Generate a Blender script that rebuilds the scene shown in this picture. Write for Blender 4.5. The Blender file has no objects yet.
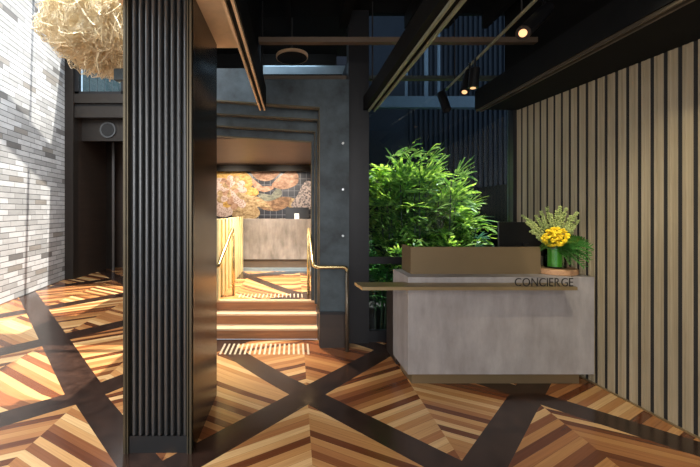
import bpy, bmesh, math, random
from mathutils import Vector, Matrix, noise
random.seed(7)
PI = math.pi
C = bpy.context.scene.collection
S = bpy.context.scene
# ------------------------------------------------------------------ camera, world, sun, exposure
K = 0.9            # depth scale of the measured depths
F = 360.0          # focal length in pixels
H = 1.6
cam = bpy.data.cameras.new('camera'); camo = bpy.data.objects.new('camera', cam); C.objects.link(camo)
camo.location = (0, 0, H); camo.rotation_euler = (PI/2, 0, 0)
cam.sensor_width = 36; cam.lens = F/700*36; cam.shift_x = 0.08; cam.shift_y = -23.5/700
cam.clip_start = 0.05; cam.clip_end = 200
S.camera = camo
S.view_settings.view_transform = 'Standard'; S.view_settings.look = 'None'
S.view_settings.gamma = 1; S.view_settings.use_curve_mapping = False
S.view_settings.exposure = 0.0
w = bpy.data.worlds.new('world'); S.world = w; w.use_nodes = True
bg = w.node_tree.nodes['Background']; bg.inputs[0].default_value = (0.78, 0.88, 1.0, 1); bg.inputs[1].default_value = 1.3
sl = bpy.data.lights.new('sun', 'SUN'); sl.energy = 12.0; sl.angle = 0.01; sl.color = (1.0, 0.95, 0.86)
so = bpy.data.objects.new('sun', sl); C.objects.link(so)
so.rotation_euler = Vector((-0.33, -0.045, -0.94)).to_track_quat('-Z', 'Y').to_euler()

def area(name, loc, target, sx, sy, energy, col=(1, 1, 1)):
    l = bpy.data.lights.new(name, 'AREA'); l.shape = 'RECTANGLE'; l.size = sx; l.size_y = sy; l.energy = energy; l.color = col
    o = bpy.data.objects.new(name, l); C.objects.link(o); o.location = loc
    o.rotation_euler = (Vector(target)-Vector(loc)).to_track_quat('-Z', 'Y').to_euler(); return o
def spot(name, loc, target, energy, angle, blend=0.5, col=(1, .85, .65), r=.03):
    l = bpy.data.lights.new(name, 'SPOT'); l.energy = energy; l.spot_size = math.radians(angle); l.spot_blend = blend; l.color = col; l.shadow_soft_size = r
    o = bpy.data.objects.new(name, l); C.objects.link(o); o.location = loc
    o.rotation_euler = (Vector(target)-Vector(loc)).to_track_quat('-Z', 'Y').to_euler(); return o
area('floor_glare_fill', (-2.85, 8.25, 5.0), (-2.8, 3.0, 0), 2.0, 1.8, 150, (1, .98, .95))  # added area light, hidden behind the column, for glare on the left floor
area('duct_fill', (-0.1, 4.95, 3.95), (-0.1, 5.13, 3.6), .9, .08, 5, (.7, .86, 1))  # added blue lamp under the closed roof, brightens the duct
area('hall_fill', (-0.75, -1.9, 2.3), (0.5, 3.2, 0.6), 4.5, 2.4, 190, (1, .96, .92))  # added fill behind the camera, stands in for an unseen glazed facade
area('atrium_fill', (-3.0, 2.2, 5.8), (-2.6, 4.0, 0), 3.0, 5.0, 520, (.85, .93, 1))  # added overhead fill, brightens the atrium wall and floor
spot('landing_fill_spot', (-0.45, 5.5, 2.52), (-0.45, 5.6, 0), 720, 104, .5, (1, .88, .72), .12)  # added spot, brightens the landing in place of sunlight
spot('landing_fill_spot', (-0.45, 6.6, 2.52), (-0.45, 6.7, 0), 340, 104, .5, (1, .88, .72), .12)  # second added spot, for the far part of the landing
spot('mural_wash', (-1.3, 6.9, 2.5), (-1.25, 8.1, 1.7), 120, 85, .7, (1, .84, .66), .05)
spot('mural_wash', (-0.2, 6.9, 2.5), (-0.2, 8.1, 1.7), 105, 85, .7, (1, .84, .66), .05)
spot('stair_fill_spot', (-0.3, 4.66, 3.2), (-0.35, 4.35, 0), 420, 54, .4, (1, .9, .75))  # added spot, stands in for sun on the treads
spot('flower_spot', (1.9, 2.5, 3.0), (2.5, 3.4, 1.2), 95, 22, .6, (1, .92, .75))
spot('slat_wall_washer', (1.55, 1.6, 3.2), (2.8, 2.2, 1.0), 190, 75, 1, (1, .9, .66))

# ------------------------------------------------------------------ node helpers
def nm(name):
    m = bpy.data.materials.new(name); m.use_nodes = True
    nt = m.node_tree; b = nt.nodes['Principled BSDF']; return m, nt, b
class N:
    def __init__(s, nt): s.nt = nt
    def lk(s, a, sock):
        if isinstance(a, (int, float)): sock.default_value = a
        elif isinstance(a, (tuple, list)): sock.default_value = a
        else: s.nt.links.new(a, sock)
    def m(s, op, a, b=0.0, c=None):
        n = s.nt.nodes.new('ShaderNodeMath'); n.operation = op; s.lk(a, n.inputs[0]); s.lk(b, n.inputs[1])
        if c is not None: s.lk(c, n.inputs[2])
        return n.outputs[0]
    def sep(s, v):
        n = s.nt.nodes.new('ShaderNodeSeparateXYZ'); s.nt.links.new(v, n.inputs[0]); return n.outputs
    def comb(s, x, y, z):
        n = s.nt.nodes.new('ShaderNodeCombineXYZ'); s.lk(x, n.inputs[0]); s.lk(y, n.inputs[1]); s.lk(z, n.inputs[2]); return n.outputs[0]
    def white(s, v):
        n = s.nt.nodes.new('ShaderNodeTexWhiteNoise'); n.noise_dimensions = '3D'; s.nt.links.new(v, n.inputs[0]); return n.outputs[0]
    def noise(s, v, scale, detail=4, rough=.6):
        n = s.nt.nodes.new('ShaderNodeTexNoise'); s.nt.links.new(v, n.inputs['Vector']); n.inputs['Scale'].default_value = scale
        n.inputs['Detail'].default_value = detail; n.inputs['Roughness'].default_value = rough; return n.outputs[0]
    def ramp(s, f, stops, const=False):
        n = s.nt.nodes.new('ShaderNodeValToRGB'); cr = n.color_ramp
        if const: cr.interpolation = 'CONSTANT'
        while len(cr.elements) < len(stops): cr.elements.new(.5)
        for e, (p, c) in zip(cr.elements, stops): e.position = p; e.color = (*c, 1)
        s.lk(f, n.inputs[0]); return n.outputs[0]
    def mix(s, f, a, b, mode='MIX'):
        n = s.nt.nodes.new('ShaderNodeMix'); n.data_type = 'RGBA'; n.blend_type = mode; s.lk(f, n.inputs[0])
        s.lk((*a, 1) if isinstance(a, tuple) and len(a) == 3 else a, n.inputs[6]); s.lk((*b, 1) if isinstance(b, tuple) and len(b) == 3 else b, n.inputs[7]); return n.outputs[2]
    def pos(s): return s.nt.nodes.new('ShaderNodeNewGeometry').outputs['Position']
    def uv(s): return s.nt.nodes.new('ShaderNodeTexCoord').outputs['UV']
    def mapv(s, v, sc):
        n = s.nt.nodes.new('ShaderNodeVectorMath'); n.operation = 'MULTIPLY'; s.nt.links.new(v, n.inputs[0]); n.inputs[1].default_value = sc; return n.outputs[0]
    def bump(s, h, b, strength=.3, dist=.01):
        n = s.nt.nodes.new('ShaderNodeBump'); n.inputs['Strength'].default_value = strength; n.inputs['Distance'].default_value = dist
        s.nt.links.new(h, n.inputs['Height']); s.nt.links.new(n.outputs[0], b.inputs['Normal'])

def plain(name, col, rough=.5, metal=0.0, var=.12, scale=(6, 6, 6), bump=0, spec=.5):
    m, nt, b = nm(name); n = N(nt)
    f = n.noise(n.mapv(n.pos(), scale), 1.0, 5)
    lo = tuple(c*(1-var) for c in col); hi = tuple(min(1, c*(1+var)) for c in col)
    nt.links.new(n.ramp(f, [(.3, lo), (.7, hi)]), b.inputs['Base Color'])
    b.inputs['Roughness'].default_value = rough; b.inputs['Metallic'].default_value = metal
    b.inputs['Specular IOR Level'].default_value = spec
    if bump: n.bump(f, b, bump)
    return m
def emis(name, col, e):
    m, nt, b = nm(name); b.inputs['Base Color'].default_value = (*col, 1); b.inputs['Emission Color'].default_value = (*col, 1); b.inputs['Emission Strength'].default_value = e; return m

def floor_mat():
    m, nt, b = nm('chevron_timber'); n = N(nt)
    p = n.pos(); x, y, z = n.sep(p)
    Y = n.m('DIVIDE', y, K)
    A = .955; X0 = .115; Y0 = 3.47; B = 1.10
    # the pattern stretches slightly towards the left bay
    xl = n.m('MAXIMUM', n.m('SUBTRACT', -1.79, x), 0.0)
    u = n.m('ADD', n.m('DIVIDE', n.m('SUBTRACT', x, X0), A), n.m('MULTIPLY', xl, 1/A-1/1.17))
    wl = n.m('MINIMUM', n.m('MAXIMUM', n.m('MULTIPLY', x, -1/1.79), 0.0), 1.0)
    far = n.m('MAXIMUM', n.m('SUBTRACT', Y, Y0), 0.0)
    bb = n.m('DIVIDE', 1.0, n.m('ADD', B, n.m('MULTIPLY', wl, .38)))
    near = n.m('MINIMUM', n.m('SUBTRACT', Y, Y0), 0.0)
    v = n.m('ADD', n.m('MULTIPLY', far, bb), n.m('DIVIDE', near, B))
    s = n.m('ADD', u, v); t = n.m('SUBTRACT', u, v)
    def dist(q):
        r = n.m('FLOORED_MODULO', n.m('ADD', q, 1.0), 2.0)
        return n.m('ABSOLUTE', n.m('SUBTRACT', r, 1.0))
    ds, dt = dist(s), dist(t)
    dm = n.m('MINIMUM', ds, dt)
    band = n.m('LESS_THAN', dm, .165)
    si = n.m('ADD', n.m('MULTIPLY', n.m('FLOOR', n.m('DIVIDE', s, 2.0)), 2.0), 1.0)
    ti = n.m('ADD', n.m('MULTIPLY', n.m('FLOOR', n.m('DIVIDE', t, 2.0)), 2.0), 1.0)
    uc = n.m('MULTIPLY', n.m('ADD', si, ti), .5)
    du = n.m('SUBTRACT', u, uc)
    ax = n.m('MULTIPLY', n.m('ABSOLUTE', du), A)
    sgn = n.m('SIGN', du)
    wv = n.m('ADD', n.m('MULTIPLY', v, B), n.m('MULTIPLY', ax, .63))
    # boards of uneven width
    q = n.m('DIVIDE', wv, .080)
    bi = n.m('FLOOR', q)
    cell = n.m('ADD', n.m('MULTIPLY', si, 7.3), n.m('MULTIPLY', ti, 3.1))
    rnd = n.white(n.comb(bi, cell, n.m('MULTIPLY', sgn, 5.0)))
    along = n.m('SUBTRACT', n.m('MULTIPLY', ax, 1.2), n.m('MULTIPLY', v, .6))
    gv = n.comb(n.m('MULTIPLY', along, 1.5), n.m('MULTIPLY', wv, 26.0), n.m('MULTIPLY', rnd, 30.0))
    g = n.noise(gv, 1.0, 5, .65)
    base = n.ramp(rnd, [(0, (.085, .022, .010)), (.17, (.20, .068, .024)), (.30, (.38, .165, .058)), (.48, (.49, .245, .088)), (.70, (.60, .34, .135)), (.87, (.74, .48, .22))], True)
    base = n.mix(n.m('MULTIPLY', g, .55), base, (.20, .07, .022))
    g2 = n.noise(n.mapv(gv, (1, 3, 1)), 1.0, 3)
    base = n.mix(.35, base, n.ramp(g2, [(.3, (.55, .5, .45)), (.7, (1.3, 1.25, 1.2))]), 'MULTIPLY')
    line = n.m('LESS_THAN', n.m('FRACT', q), .035)
    base = n.mix(n.m('MULTIPLY', line, .6), base, (.03, .012, .006))
    gb = n.noise(n.mapv(p, (9, 9, 1)), 1.0, 5)
    dark = n.ramp(gb, [(.3, (.014, .007, .005)), (.7, (.042, .021, .014))])
    nt.links.new(n.mix(band, base, dark), b.inputs['Base Color'])
    rr = n.m('ADD', .13, n.m('MULTIPLY', g, .15))
    nt.links.new(rr, b.inputs['Roughness'])
    b.inputs['Specular IOR Level'].default_value = .62
    n.bump(g, b, .05, .003)
    return m

def brick_mat():
    m, nt, b = nm('pale_brick'); n = N(nt)
    u, v, _ = n.sep(n.uv())
    h = .1; wd = .42
    r = n.m('FLOOR', n.m('DIVIDE', v, h))
    off = n.m('MULTIPLY', n.m('FLOORED_MODULO', r, 2.0), .5)
    off = n.m('ADD', off, n.m('MULTIPLY', n.white(n.comb(r, 3.0, 1.0)), .3))
    uu = n.m('ADD', n.m('DIVIDE', u, wd), off)
    c = n.m('FLOOR', uu)
    rnd = n.white(n.comb(c, r, 0.0))
    col = n.ramp(rnd, [(0, (.16, .155, .15)), (.05, (.27, .25, .225)), (.10, (.36, .36, .355)), (.34, (.45, .45, .445)), (.66, (.55, .555, .555))], True)
    fl = n.noise(n.mapv(n.pos(), (5, 5, 14)), 1.0, 5)
    col = n.mix(.5, col, n.ramp(fl, [(.3, (.75, .74, .74)), (.7, (1.15, 1.15, 1.16))]), 'MULTIPLY')
    fv = n.m('FRACT', n.m('DIVIDE', v, h)); fu = n.m('FRACT', uu)
    mort = n.m('MAXIMUM', n.m('LESS_THAN', fv, .13), n.m('LESS_THAN', fu, .018))
    nt.links.new(n.mix(mort, col, (.10, .10, .10)), b.inputs['Base Color'])
    b.inputs['Roughness'].default_value = .6
    n.bump(n.m('SUBTRACT', 1.0, mort), b, .5, .006)
    return m

def concrete_mat(name, lo, hi, vert=True):
    m, nt, b = nm(name); n = N(nt)
    p = n.pos()
    a = n.noise(n.mapv(p, (9, 9, 2.6) if vert else (3, 3, 3)), 1.0, 7, .65)
    c = n.noise(p, 2.6, 5, .6)
    f = n.m('ADD', n.m('MULTIPLY', a, .55), n.m('MULTIPLY', c, .45))
    nt.links.new(n.ramp(f, [(.36, lo), (.62, hi)]), b.inputs['Base Color'])
    b.inputs['Roughness'].default_value = .55; n.bump(f, b, .15); return m

def slat_mat():
    m, nt, b = nm('champagne_slats'); n = N(nt)
    p = n.pos()
    a = n.noise(n.mapv(p, (60, 60, .8)), 1.0, 4); c = n.noise(n.mapv(p, (1.3, 1.3, .8)), 1.0, 3)
    f = n.m('ADD', n.m('MULTIPLY', a, .6), n.m('MULTIPLY', c, .4))
    nt.links.new(n.ramp(f, [(.35, (.24, .19, .115)), (.65, (.42, .35, .24))]), b.inputs['Base Color'])
    b.inputs['Roughness'].default_value = .5; b.inputs['Metallic'].default_value = .15; return m

def leaf_mat(name, col, tr):
    m, nt, b = nm(name); n = N(nt)
    f = n.noise(n.pos(), 7.0, 3)
    lo = tuple(c*.65 for c in col)
    cc = n.ramp(f, [(.35, lo), (.65, col)])
    if name == 'palm_leaf':
        f = n.noise(n.pos(), 11.0, 4, .7); cc = n.ramp(f, [(.36, (.035, .10, .045)), (.49, (.15, .30, .05)), (.60, (.60, .74, .22))])  # sunlit highlights and leaf shade put into the noise colours
    nt.links.new(cc, b.inputs['Base Color']); b.inputs['Roughness'].default_value = .35
    t = nt.nodes.new('ShaderNodeBsdfTranslucent'); nt.links.new(n.mix(1.0, cc, (1.6, 1.5, .7), 'MULTIPLY'), t.inputs[0])
    mx = nt.nodes.new('ShaderNodeMixShader'); mx.inputs[0].default_value = tr
    nt.links.new(b.outputs[0], mx.inputs[1]); nt.links.new(t.outputs[0], mx.inputs[2])
    nt.links.new(mx.outputs[0], nt.nodes['Material Output'].inputs[0]); return m

def glass_mat(name, tint=(.8, .9, .95), ior=1.45):
    m, nt, b = nm(name); nt.nodes.remove(b)
    t = nt.nodes.new('ShaderNodeBsdfTransparent'); t.inputs[0].default_value = (*tint, 1)
    g = nt.nodes.new('ShaderNodeBsdfGlossy'); g.inputs['Roughness'].default_value = .01
    fr = nt.nodes.new('ShaderNodeFresnel'); fr.inputs[0].default_value = ior
    mx = nt.nodes.new('ShaderNodeMixShader'); nt.links.new(fr.outputs[0], mx.inputs[0]); nt.links.new(t.outputs[0], mx.inputs[1]); nt.links.new(g.outputs[0], mx.inputs[2])
    nt.links.new(mx.outputs[0], nt.nodes['Material Output'].inputs[0]); return m

def speckle(name, stops, scale):
    m, nt, b = nm(name); n = N(nt)
    v = nt.nodes.new('ShaderNodeTexVoronoi'); v.inputs['Scale'].default_value = scale; nt.links.new(n.pos(), v.inputs[0])
    f = n.m('ADD', n.m('MULTIPLY', v.outputs[0], 1.0), n.m('MULTIPLY', n.noise(n.pos(), 6, 4), .4))
    nt.links.new(n.ramp(f, stops), b.inputs['Base Color']); b.inputs['Roughness'].default_value = .6; return m

def paint_mat(name, lo, hi, sc=7):
    m, nt, b = nm(name); n = N(nt)
    f = n.noise(n.mapv(n.pos(), (sc, 1, sc*1.6)), 1.0, 5, .7)
    
    nt.links.new(n.ramp(f, [(.32, tuple(c*.35 for c in lo)), (.46, lo), (.66, hi)]), b.inputs['Base Color']); b.inputs['Roughness'].default_value = .6; return m
def tile_mat():
    m, nt, b = nm('navy_tiles'); n = N(nt)
    x, y, z = n.sep(n.pos())
    fx = n.m('FRACT', n.m('DIVIDE', x, .135)); fz = n.m('FRACT', n.m('DIVIDE', z, .135))
    g = n.m('MAXIMUM', n.m('LESS_THAN', fx, .09), n.m('LESS_THAN', fz, .09))
    nt.links.new(n.mix(g, (.020, .022, .032), (.16, .16, .18)), b.inputs['Base Color']); b.inputs['Roughness'].default_value = .3; return m

def gauze_mat():
    m, nt, b = nm('wire_gauze'); n = N(nt)
    p = n.pos(); wv = n.noise(p, 3.0, 4)
    q = n.nt.nodes.new('ShaderNodeVectorMath'); q.operation = 'ADD'; nt.links.new(p, q.inputs[0]); nt.links.new(n.comb(wv, n.noise(n.mapv(p, (1.3, 1.1, .9)), 4.0, 4), wv), q.inputs[1])
    def fib(sc, wd, md):
        v = nt.nodes.new('ShaderNodeTexVoronoi'); v.feature = 'DISTANCE_TO_EDGE'; v.inputs['Scale'].default_value = sc
        nt.links.new(n.mapv(q.outputs[0], md), v.inputs[0]); return n.m('LESS_THAN', v.outputs[0], wd)
    a = n.m('MAXIMUM', fib(30, .09, (1, 1, 1.8)), fib(22, .085, (1.9, 1, .8)))
    t = nt.nodes.new('ShaderNodeBsdfTransparent'); mx = nt.nodes.new('ShaderNodeMixShader')
    nt.links.new(n.ramp(n.noise(p, 9, 4), [(.3, (.46, .35, .19)), (.65, (.80, .69, .47))]), b.inputs['Base Color']); b.inputs['Roughness'].default_value = .45
    tl = nt.nodes.new('ShaderNodeBsdfTranslucent'); tl.inputs[0].default_value = (.9, .74, .46, 1)
    m2 = nt.nodes.new('ShaderNodeMixShader'); m2.inputs[0].default_value = .4; nt.links.new(b.outputs[0], m2.inputs[1]); nt.links.new(tl.outputs[0], m2.inputs[2])
    nt.links.new(a, mx.inputs[0]); nt.links.new(t.outputs[0], mx.inputs[1]); nt.links.new(m2.outputs[0], mx.inputs[2])
    nt.links.new(mx.outputs[0], nt.nodes['Material Output'].inputs[0]); return m
M = dict(gauze=gauze_mat(),
    floor=floor_mat(), brick=brick_mat(), slat=slat_mat(),
    concrete=concrete_mat('desk_concrete', (.215, .195, .188), (.325, .30, .29)),
    counter=concrete_mat('counter_concrete', (.12, .105, .094), (.27, .24, .22)),
    plaster=concrete_mat('blue_grey_plaster', (.009, .016, .021), (.060, .084, .098), False),
    blackc=plain('black_ceiling', (.004, .0035, .003), .8, spec=.15),
    beam=plain('brown_steel', (.10, .068, .045), .5),
    steel=plain('dark_steel', (.014, .014, .016), .4, .3),
    bronze=plain('dark_bronze', (.020, .018, .016), .24, 1.0, .35, (30, 60, 1)),
    flute=plain('graphite_metal', (.12, .125, .130), .34, .85, .12, (30, 30, 1)),
    skirt=plain('black_metal', (.012, .012, .013), .3, .3),
    edge=plain('bronze_edge', (.070, .058, .036), .4, .6), post=plain('dark_rail', (.13, .105, .075), .35, .6),
    brass=plain('aged_brass', (.28, .205, .105), .42, .55),
    brassp=plain('brushed_brass_panel', (.185, .130, .068), .48, .35, .06, (2, 2, 2)),
    gold=plain('golden_rail', (.62, .48, .24), .25, .9),
    golds=plain('golden_fins', (.70, .58, .30), .4, .35),
    beige=plain('beige_soffit', (.74, .53, .32), .55),
    fascia=plain('charcoal_fascia', (.005, .0055, .006), .7, spec=.15),
    lip=plain('sage_aluminium', (.30, .31, .22), .45, .3),
    lipw=plain('timber_lip', (.66, .47, .29), .45),
    dark=plain('dark_void', (.010, .009, .009), .8),
    brownp=plain('dark_brown_panel', (.032, .020, .014), .45, .0, .2, (1, 1, 12)),
    riser=plain('timber_riser', (.30, .12, .045), .4, 0, .25, (2, 30, 30)),
    tread=plain('timber_tread', (.62, .42, .25), .35, 0, .15, (2, 30, 30)),
    soffit=plain('brown_soffit', (.11, .070, .048), .4),
    navyw=plain('navy_cladding', (.0045, .0075, .015), .6, spec=.2),
    soil=plain('garden_soil', (.018, .014, .010), .9),
    leaf=leaf_mat('palm_leaf', (.20, .40, .06), .5), leafd=leaf_mat('dark_leaf', (.06, .20, .04), .3),
    leafb=leaf_mat('blue_green_leaf', (.05, .14, .09), .25),
    cane=plain('palm_cane', (.05, .06, .025), .7),
    glass=glass_mat('window_glass'), glassv=glass_mat('green_vase_glass', (.80, .95, .75)),
    water=plain('packed_leaves', (.09, .26, .03), .4),
    cork=speckle('cork', [(.1, (.12, .055, .025)), (.6, (.40, .22, .11))], 90),
    yellow=plain('yellow_petals', (.95, .66, .02), .5), bud=plain('pale_green_buds', (.36, .42, .14), .6, 0, .3, (40, 40, 40)),
    stem=plain('stem_green', (.14, .22, .05), .6),
    black=plain('black_plastic', (.008, .008, .009), .3), letter=plain('black_letters', (.010, .008, .007), .5),
    wire=plain('golden_wire', (.74, .62, .40), .4, .2), white=plain('white_card', (.8, .8, .8), .6),
    tile=tile_mat(), bulb=emis('warm_lamp', (1, .55, .26), 1.1),
    coral=speckle('coral_paint', [(.15, (.70, .60, .52)), (.45, (.32, .20, .16)), (.75, (.62, .50, .46))], 26),
    corald=speckle('dark_coral_paint', [(.2, (.66, .60, .56)), (.5, (.03, .03, .05)), (.8, (.5, .42, .4))], 22),
    pink=paint_mat('pink_paint', (.36, .20, .13), (.62, .42, .31)), tan=paint_mat('tan_paint', (.32, .21, .10), (.62, .48, .28), 9),
    ylw=paint_mat('ochre_paint', (.50, .28, .06), (.80, .58, .20)), grn=paint_mat('sage_paint', (.15, .16, .13), (.34, .34, .26)), brn=paint_mat('brown_paint', (.20, .11, .06), (.46, .28, .16)),
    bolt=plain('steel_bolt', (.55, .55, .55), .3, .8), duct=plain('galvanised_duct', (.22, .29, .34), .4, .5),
    tact=plain('tactile_nickel', (.62, .56, .42), .35, .6),
    paint=plain('pale_blue_steel', (.07, .10, .14), .5), doorw=plain('door_frame_bronze', (.026, .020, .016), .4, .3),
    plasterw=plain('lobby_plaster', (.30, .25, .2), .7), teal=plain('teal_backdrop_panel', (.05, .10, .10), .3),
)

# ------------------------------------------------------------------ mesh helpers (depths of box() and P() are the measured ones)
def P(px, py, Y): return Vector(((px-294)*Y/400, Y*K, H-(py-210)*Y/400))
def BM(): return bmesh.new()
def rbox(bm, x0, x1, y0, y1, z0, z1):
    v = [bm.verts.new(c) for c in ((x0,y0,z0),(x1,y0,z0),(x1,y1,z0),(x0,y1,z0),(x0,y0,z1),(x1,y0,z1),(x1,y1,z1),(x0,y1,z1))]
    for f in ((3,2,1,0),(4,5,6,7),(0,1,5,4),(1,2,6,5),(2,3,7,6),(3,0,4,7)): bm.faces.new([v[i] for i in f])
    return bm
def box(bm, x0, x1, y0, y1, z0, z1): return rbox(bm, x0, x1, y0*K, y1*K, z0, z1)
def prism(bm, pts, z0, z1):      # plan outline (counter-clockwise), measured depths
    a = [bm.verts.new((x, y*K, z0)) for x, y in pts]; b = [bm.verts.new((x, y*K, z1)) for x, y in pts]
    n = len(pts); bm.faces.new(a[::-1]); bm.faces.new(b)
    for i in range(n): bm.faces.new((a[i], a[(i+1) % n], b[(i+1) % n], b[i]))
    return bm
def tube(bm, pts, r, n=8, cap=True):
    pts = [Vector(p) for p in pts]; rings = []
    up = None
    for i, p in enumerate(pts):
        d = ((pts[i+1]-p) if i == 0 else (p-pts[i-1]) if i == len(pts)-1 else (pts[i+1]-pts[i-1]))
        d = d.normalized() if d.length > 1e-9 else Vector((0, 0, 1))
        if up is None: up = Vector((0, 0, 1)) if abs(d.z) < .9 else Vector((1, 0, 0))
        a = d.cross(up)
        if a.length < 1e-4: a = d.orthogonal()
        a.normalize(); b = d.cross(a); up = -b if i else up
        up = b.cross(d) if False else a.cross(d)
        rr = r[i] if isinstance(r, (list, tuple)) else r
        rings.append([bm.verts.new(p+a*math.cos(2*PI*k/n)*rr+b*math.sin(2*PI*k/n)*rr) for k in range(n)])
    for i in range(len(rings)-1):
        for k in range(n): bm.faces.new((rings[i][k], rings[i][(k+1) % n], rings[i+1][(k+1) % n], rings[i+1][k]))
    if cap and n > 2: bm.faces.new(rings[0][::-1]); bm.faces.new(rings[-1])
    return bm
def lathe(bm, c, prof, n=24):
    rings = [[bm.verts.new((c[0]+r*math.cos(2*PI*k/n), c[1]+r*math.sin(2*PI*k/n), c[2]+z)) for k in range(n)] for r, z in prof]
    for i in range(len(rings)-1):
        for k in range(n): bm.faces.new((rings[i][k], rings[i][(k+1) % n], rings[i+1][(k+1) % n], rings[i+1][k]))
    bm.faces.new(rings[0][::-1]); bm.faces.new(rings[-1]); return bm
def wloc(o):
    v = Vector((0, 0, 0))
    while o: v += o.location; o = o.parent
    return v
def obj(name, bm, mat, parent=None, origin=None, smooth=False, bevel=0):
    me = bpy.data.meshes.new(name); bmesh.ops.recalc_face_normals(bm, faces=bm.faces)
    base = wloc(parent) if parent else Vector((0, 0, 0))
    o = bpy.data.objects.new(name, me); C.objects.link(o)
    if parent: o.parent = parent
    if origin is not None: o.location = Vector(origin)-base
    bmesh.ops.translate(bm, verts=bm.verts, vec=-(base+o.location))
    bm.to_mesh(me); bm.free(); me.materials.append(M[mat])
    if smooth:
        for p in me.polygons: p.use_smooth = True
    if bevel:
        md = o.modifiers.new('bevel', 'BEVEL'); md.width = bevel; md.segments = 2; md.limit_method = 'ANGLE'
    return o
def tag(o, label, cat, group=None, kind=None):
    o['label'] = label; o['category'] = cat
    if group: o['group'] = group
    if kind: o['kind'] = kind
    return o
def thing(name, label, cat, loc, group=None):
    o = bpy.data.objects.new(name, None); C.objects.link(o); o.location = loc; o.empty_display_size = .1
    return tag(o, label, cat, group)
def struct(name, bm, mat, label=None, parent=None):
    o = obj(name, bm, mat, parent)
    if not parent: o['kind'] = 'structure'
    if label: o['label'] = label
    return o

# ------------------------------------------------------------------ setting
def lwx(Y): return -4.95-.137*(Y-6.74)          # brick wall face
def rwx(Y): return 2.765-.08*(Y-3.66)           # slat wall face
bm = BM(); prism(bm, [(lwx(-2.4)-.3, -2.4), (3.9, -2.4), (3.9, 4.95), (-1.15, 4.95), (-1.15, 11.2), (lwx(11.2)-.3, 11.2)], -.12, 0)
struct('floor', bm, 'floor', 'chevron timber floor with dark crossing bands')
bm = BM(); box(bm, -1.15, .30, 5.375, 5.46, .30, .393); box(bm, -1.99, .43, 5.46, 9.1, .30, .393); struct('floor', bm, 'floor', 'raised timber landing above the steps')
# brick wall with UVs along its face
bm = BM(); uvl = bm.loops.layers.uv.new('UVMap')
a = Vector((lwx(-2.4), -2.4*K, 0)); b_ = Vector((lwx(9.35), 9.35*K, 0)); L = (b_-a).length
vs = [bm.verts.new(a), bm.verts.new(b_), bm.verts.new(b_+Vector((0, 0, 6.2))), bm.verts.new(a+Vector((0, 0, 6.2)))]
vb = [bm.verts.new(v.co+Vector((-.3, 0, 0))) for v in vs]
f = bm.faces.new(vs)
for lp, uvc in zip(f.loops, ((0, 0), (L, 0), (L, 6.2), (0, 6.2))): lp[uvl].uv = uvc
bm.faces.new(vb[::-1])
for i in range(4): bm.faces.new((vs[i], vb[i], vb[(i+1) % 4], vs[(i+1) % 4]))
struct('wall_left', bm, 'brick', 'tall pale grey brick wall with scattered darker bricks')
# slat wall
bm = BM(); prism(bm, [(rwx(-2.4)+.06, -2.4), (rwx(-2.4)+.25, -2.4), (rwx(4.83)+.25, 4.83), (rwx(4.83)+.06, 4.83)], 0, 4.1)
struct('wall_right', bm, 'dark', 'black backing behind the vertical slats')
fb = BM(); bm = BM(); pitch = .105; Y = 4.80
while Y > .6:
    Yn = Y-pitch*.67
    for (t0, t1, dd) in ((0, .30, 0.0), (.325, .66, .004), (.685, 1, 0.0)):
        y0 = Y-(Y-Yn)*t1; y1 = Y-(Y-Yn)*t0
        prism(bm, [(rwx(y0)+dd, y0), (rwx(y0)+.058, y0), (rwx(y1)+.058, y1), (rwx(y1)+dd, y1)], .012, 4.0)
    prism(fb, [(rwx(Yn-pitch*.33)+.006, Yn-pitch*.33), (rwx(Yn-pitch*.33)+.058, Yn-pitch*.33), (rwx(Yn)+.058, Yn), (rwx(Yn)+.006, Yn)], .012, 4.0)  # black filler stands in for the shade inside the slat gaps
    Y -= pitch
struct('wall_right', fb, 'dark', 'black filler strips painting shade into the slat gaps')
struct('wall_right', bm, 'slat', 'pale champagne vertical slats with dark gaps')
bm = BM(); prism(bm, [(rwx(.6)-.012, .6), (rwx(.6)+.06, .6), (rwx(4.8)+.06, 4.8), (rwx(4.8)-.012, 4.8)], 0, .012); struct('baseboard_right', bm, 'brass')
# ceiling
bm = BM(); box(bm, -.45, 3.9, -2.4, 4.95, 4.0, 4.15); struct('ceiling', bm, 'blackc', 'black exposed ceiling')
bm = BM(); box(bm, -1.2, -.45, -2.4, 3.53, 3.03, 3.15); struct('ceiling', bm, 'beige', 'beige soffit beside the column')
bm = BM(); box(bm, -.45, 3.9, -2.5, -2.4, 2.6, 4.15); box(bm, 1.7, 3.9, -2.5, -2.4, 0, 2.6); struct('wall_back', bm, 'plasterw')
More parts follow.
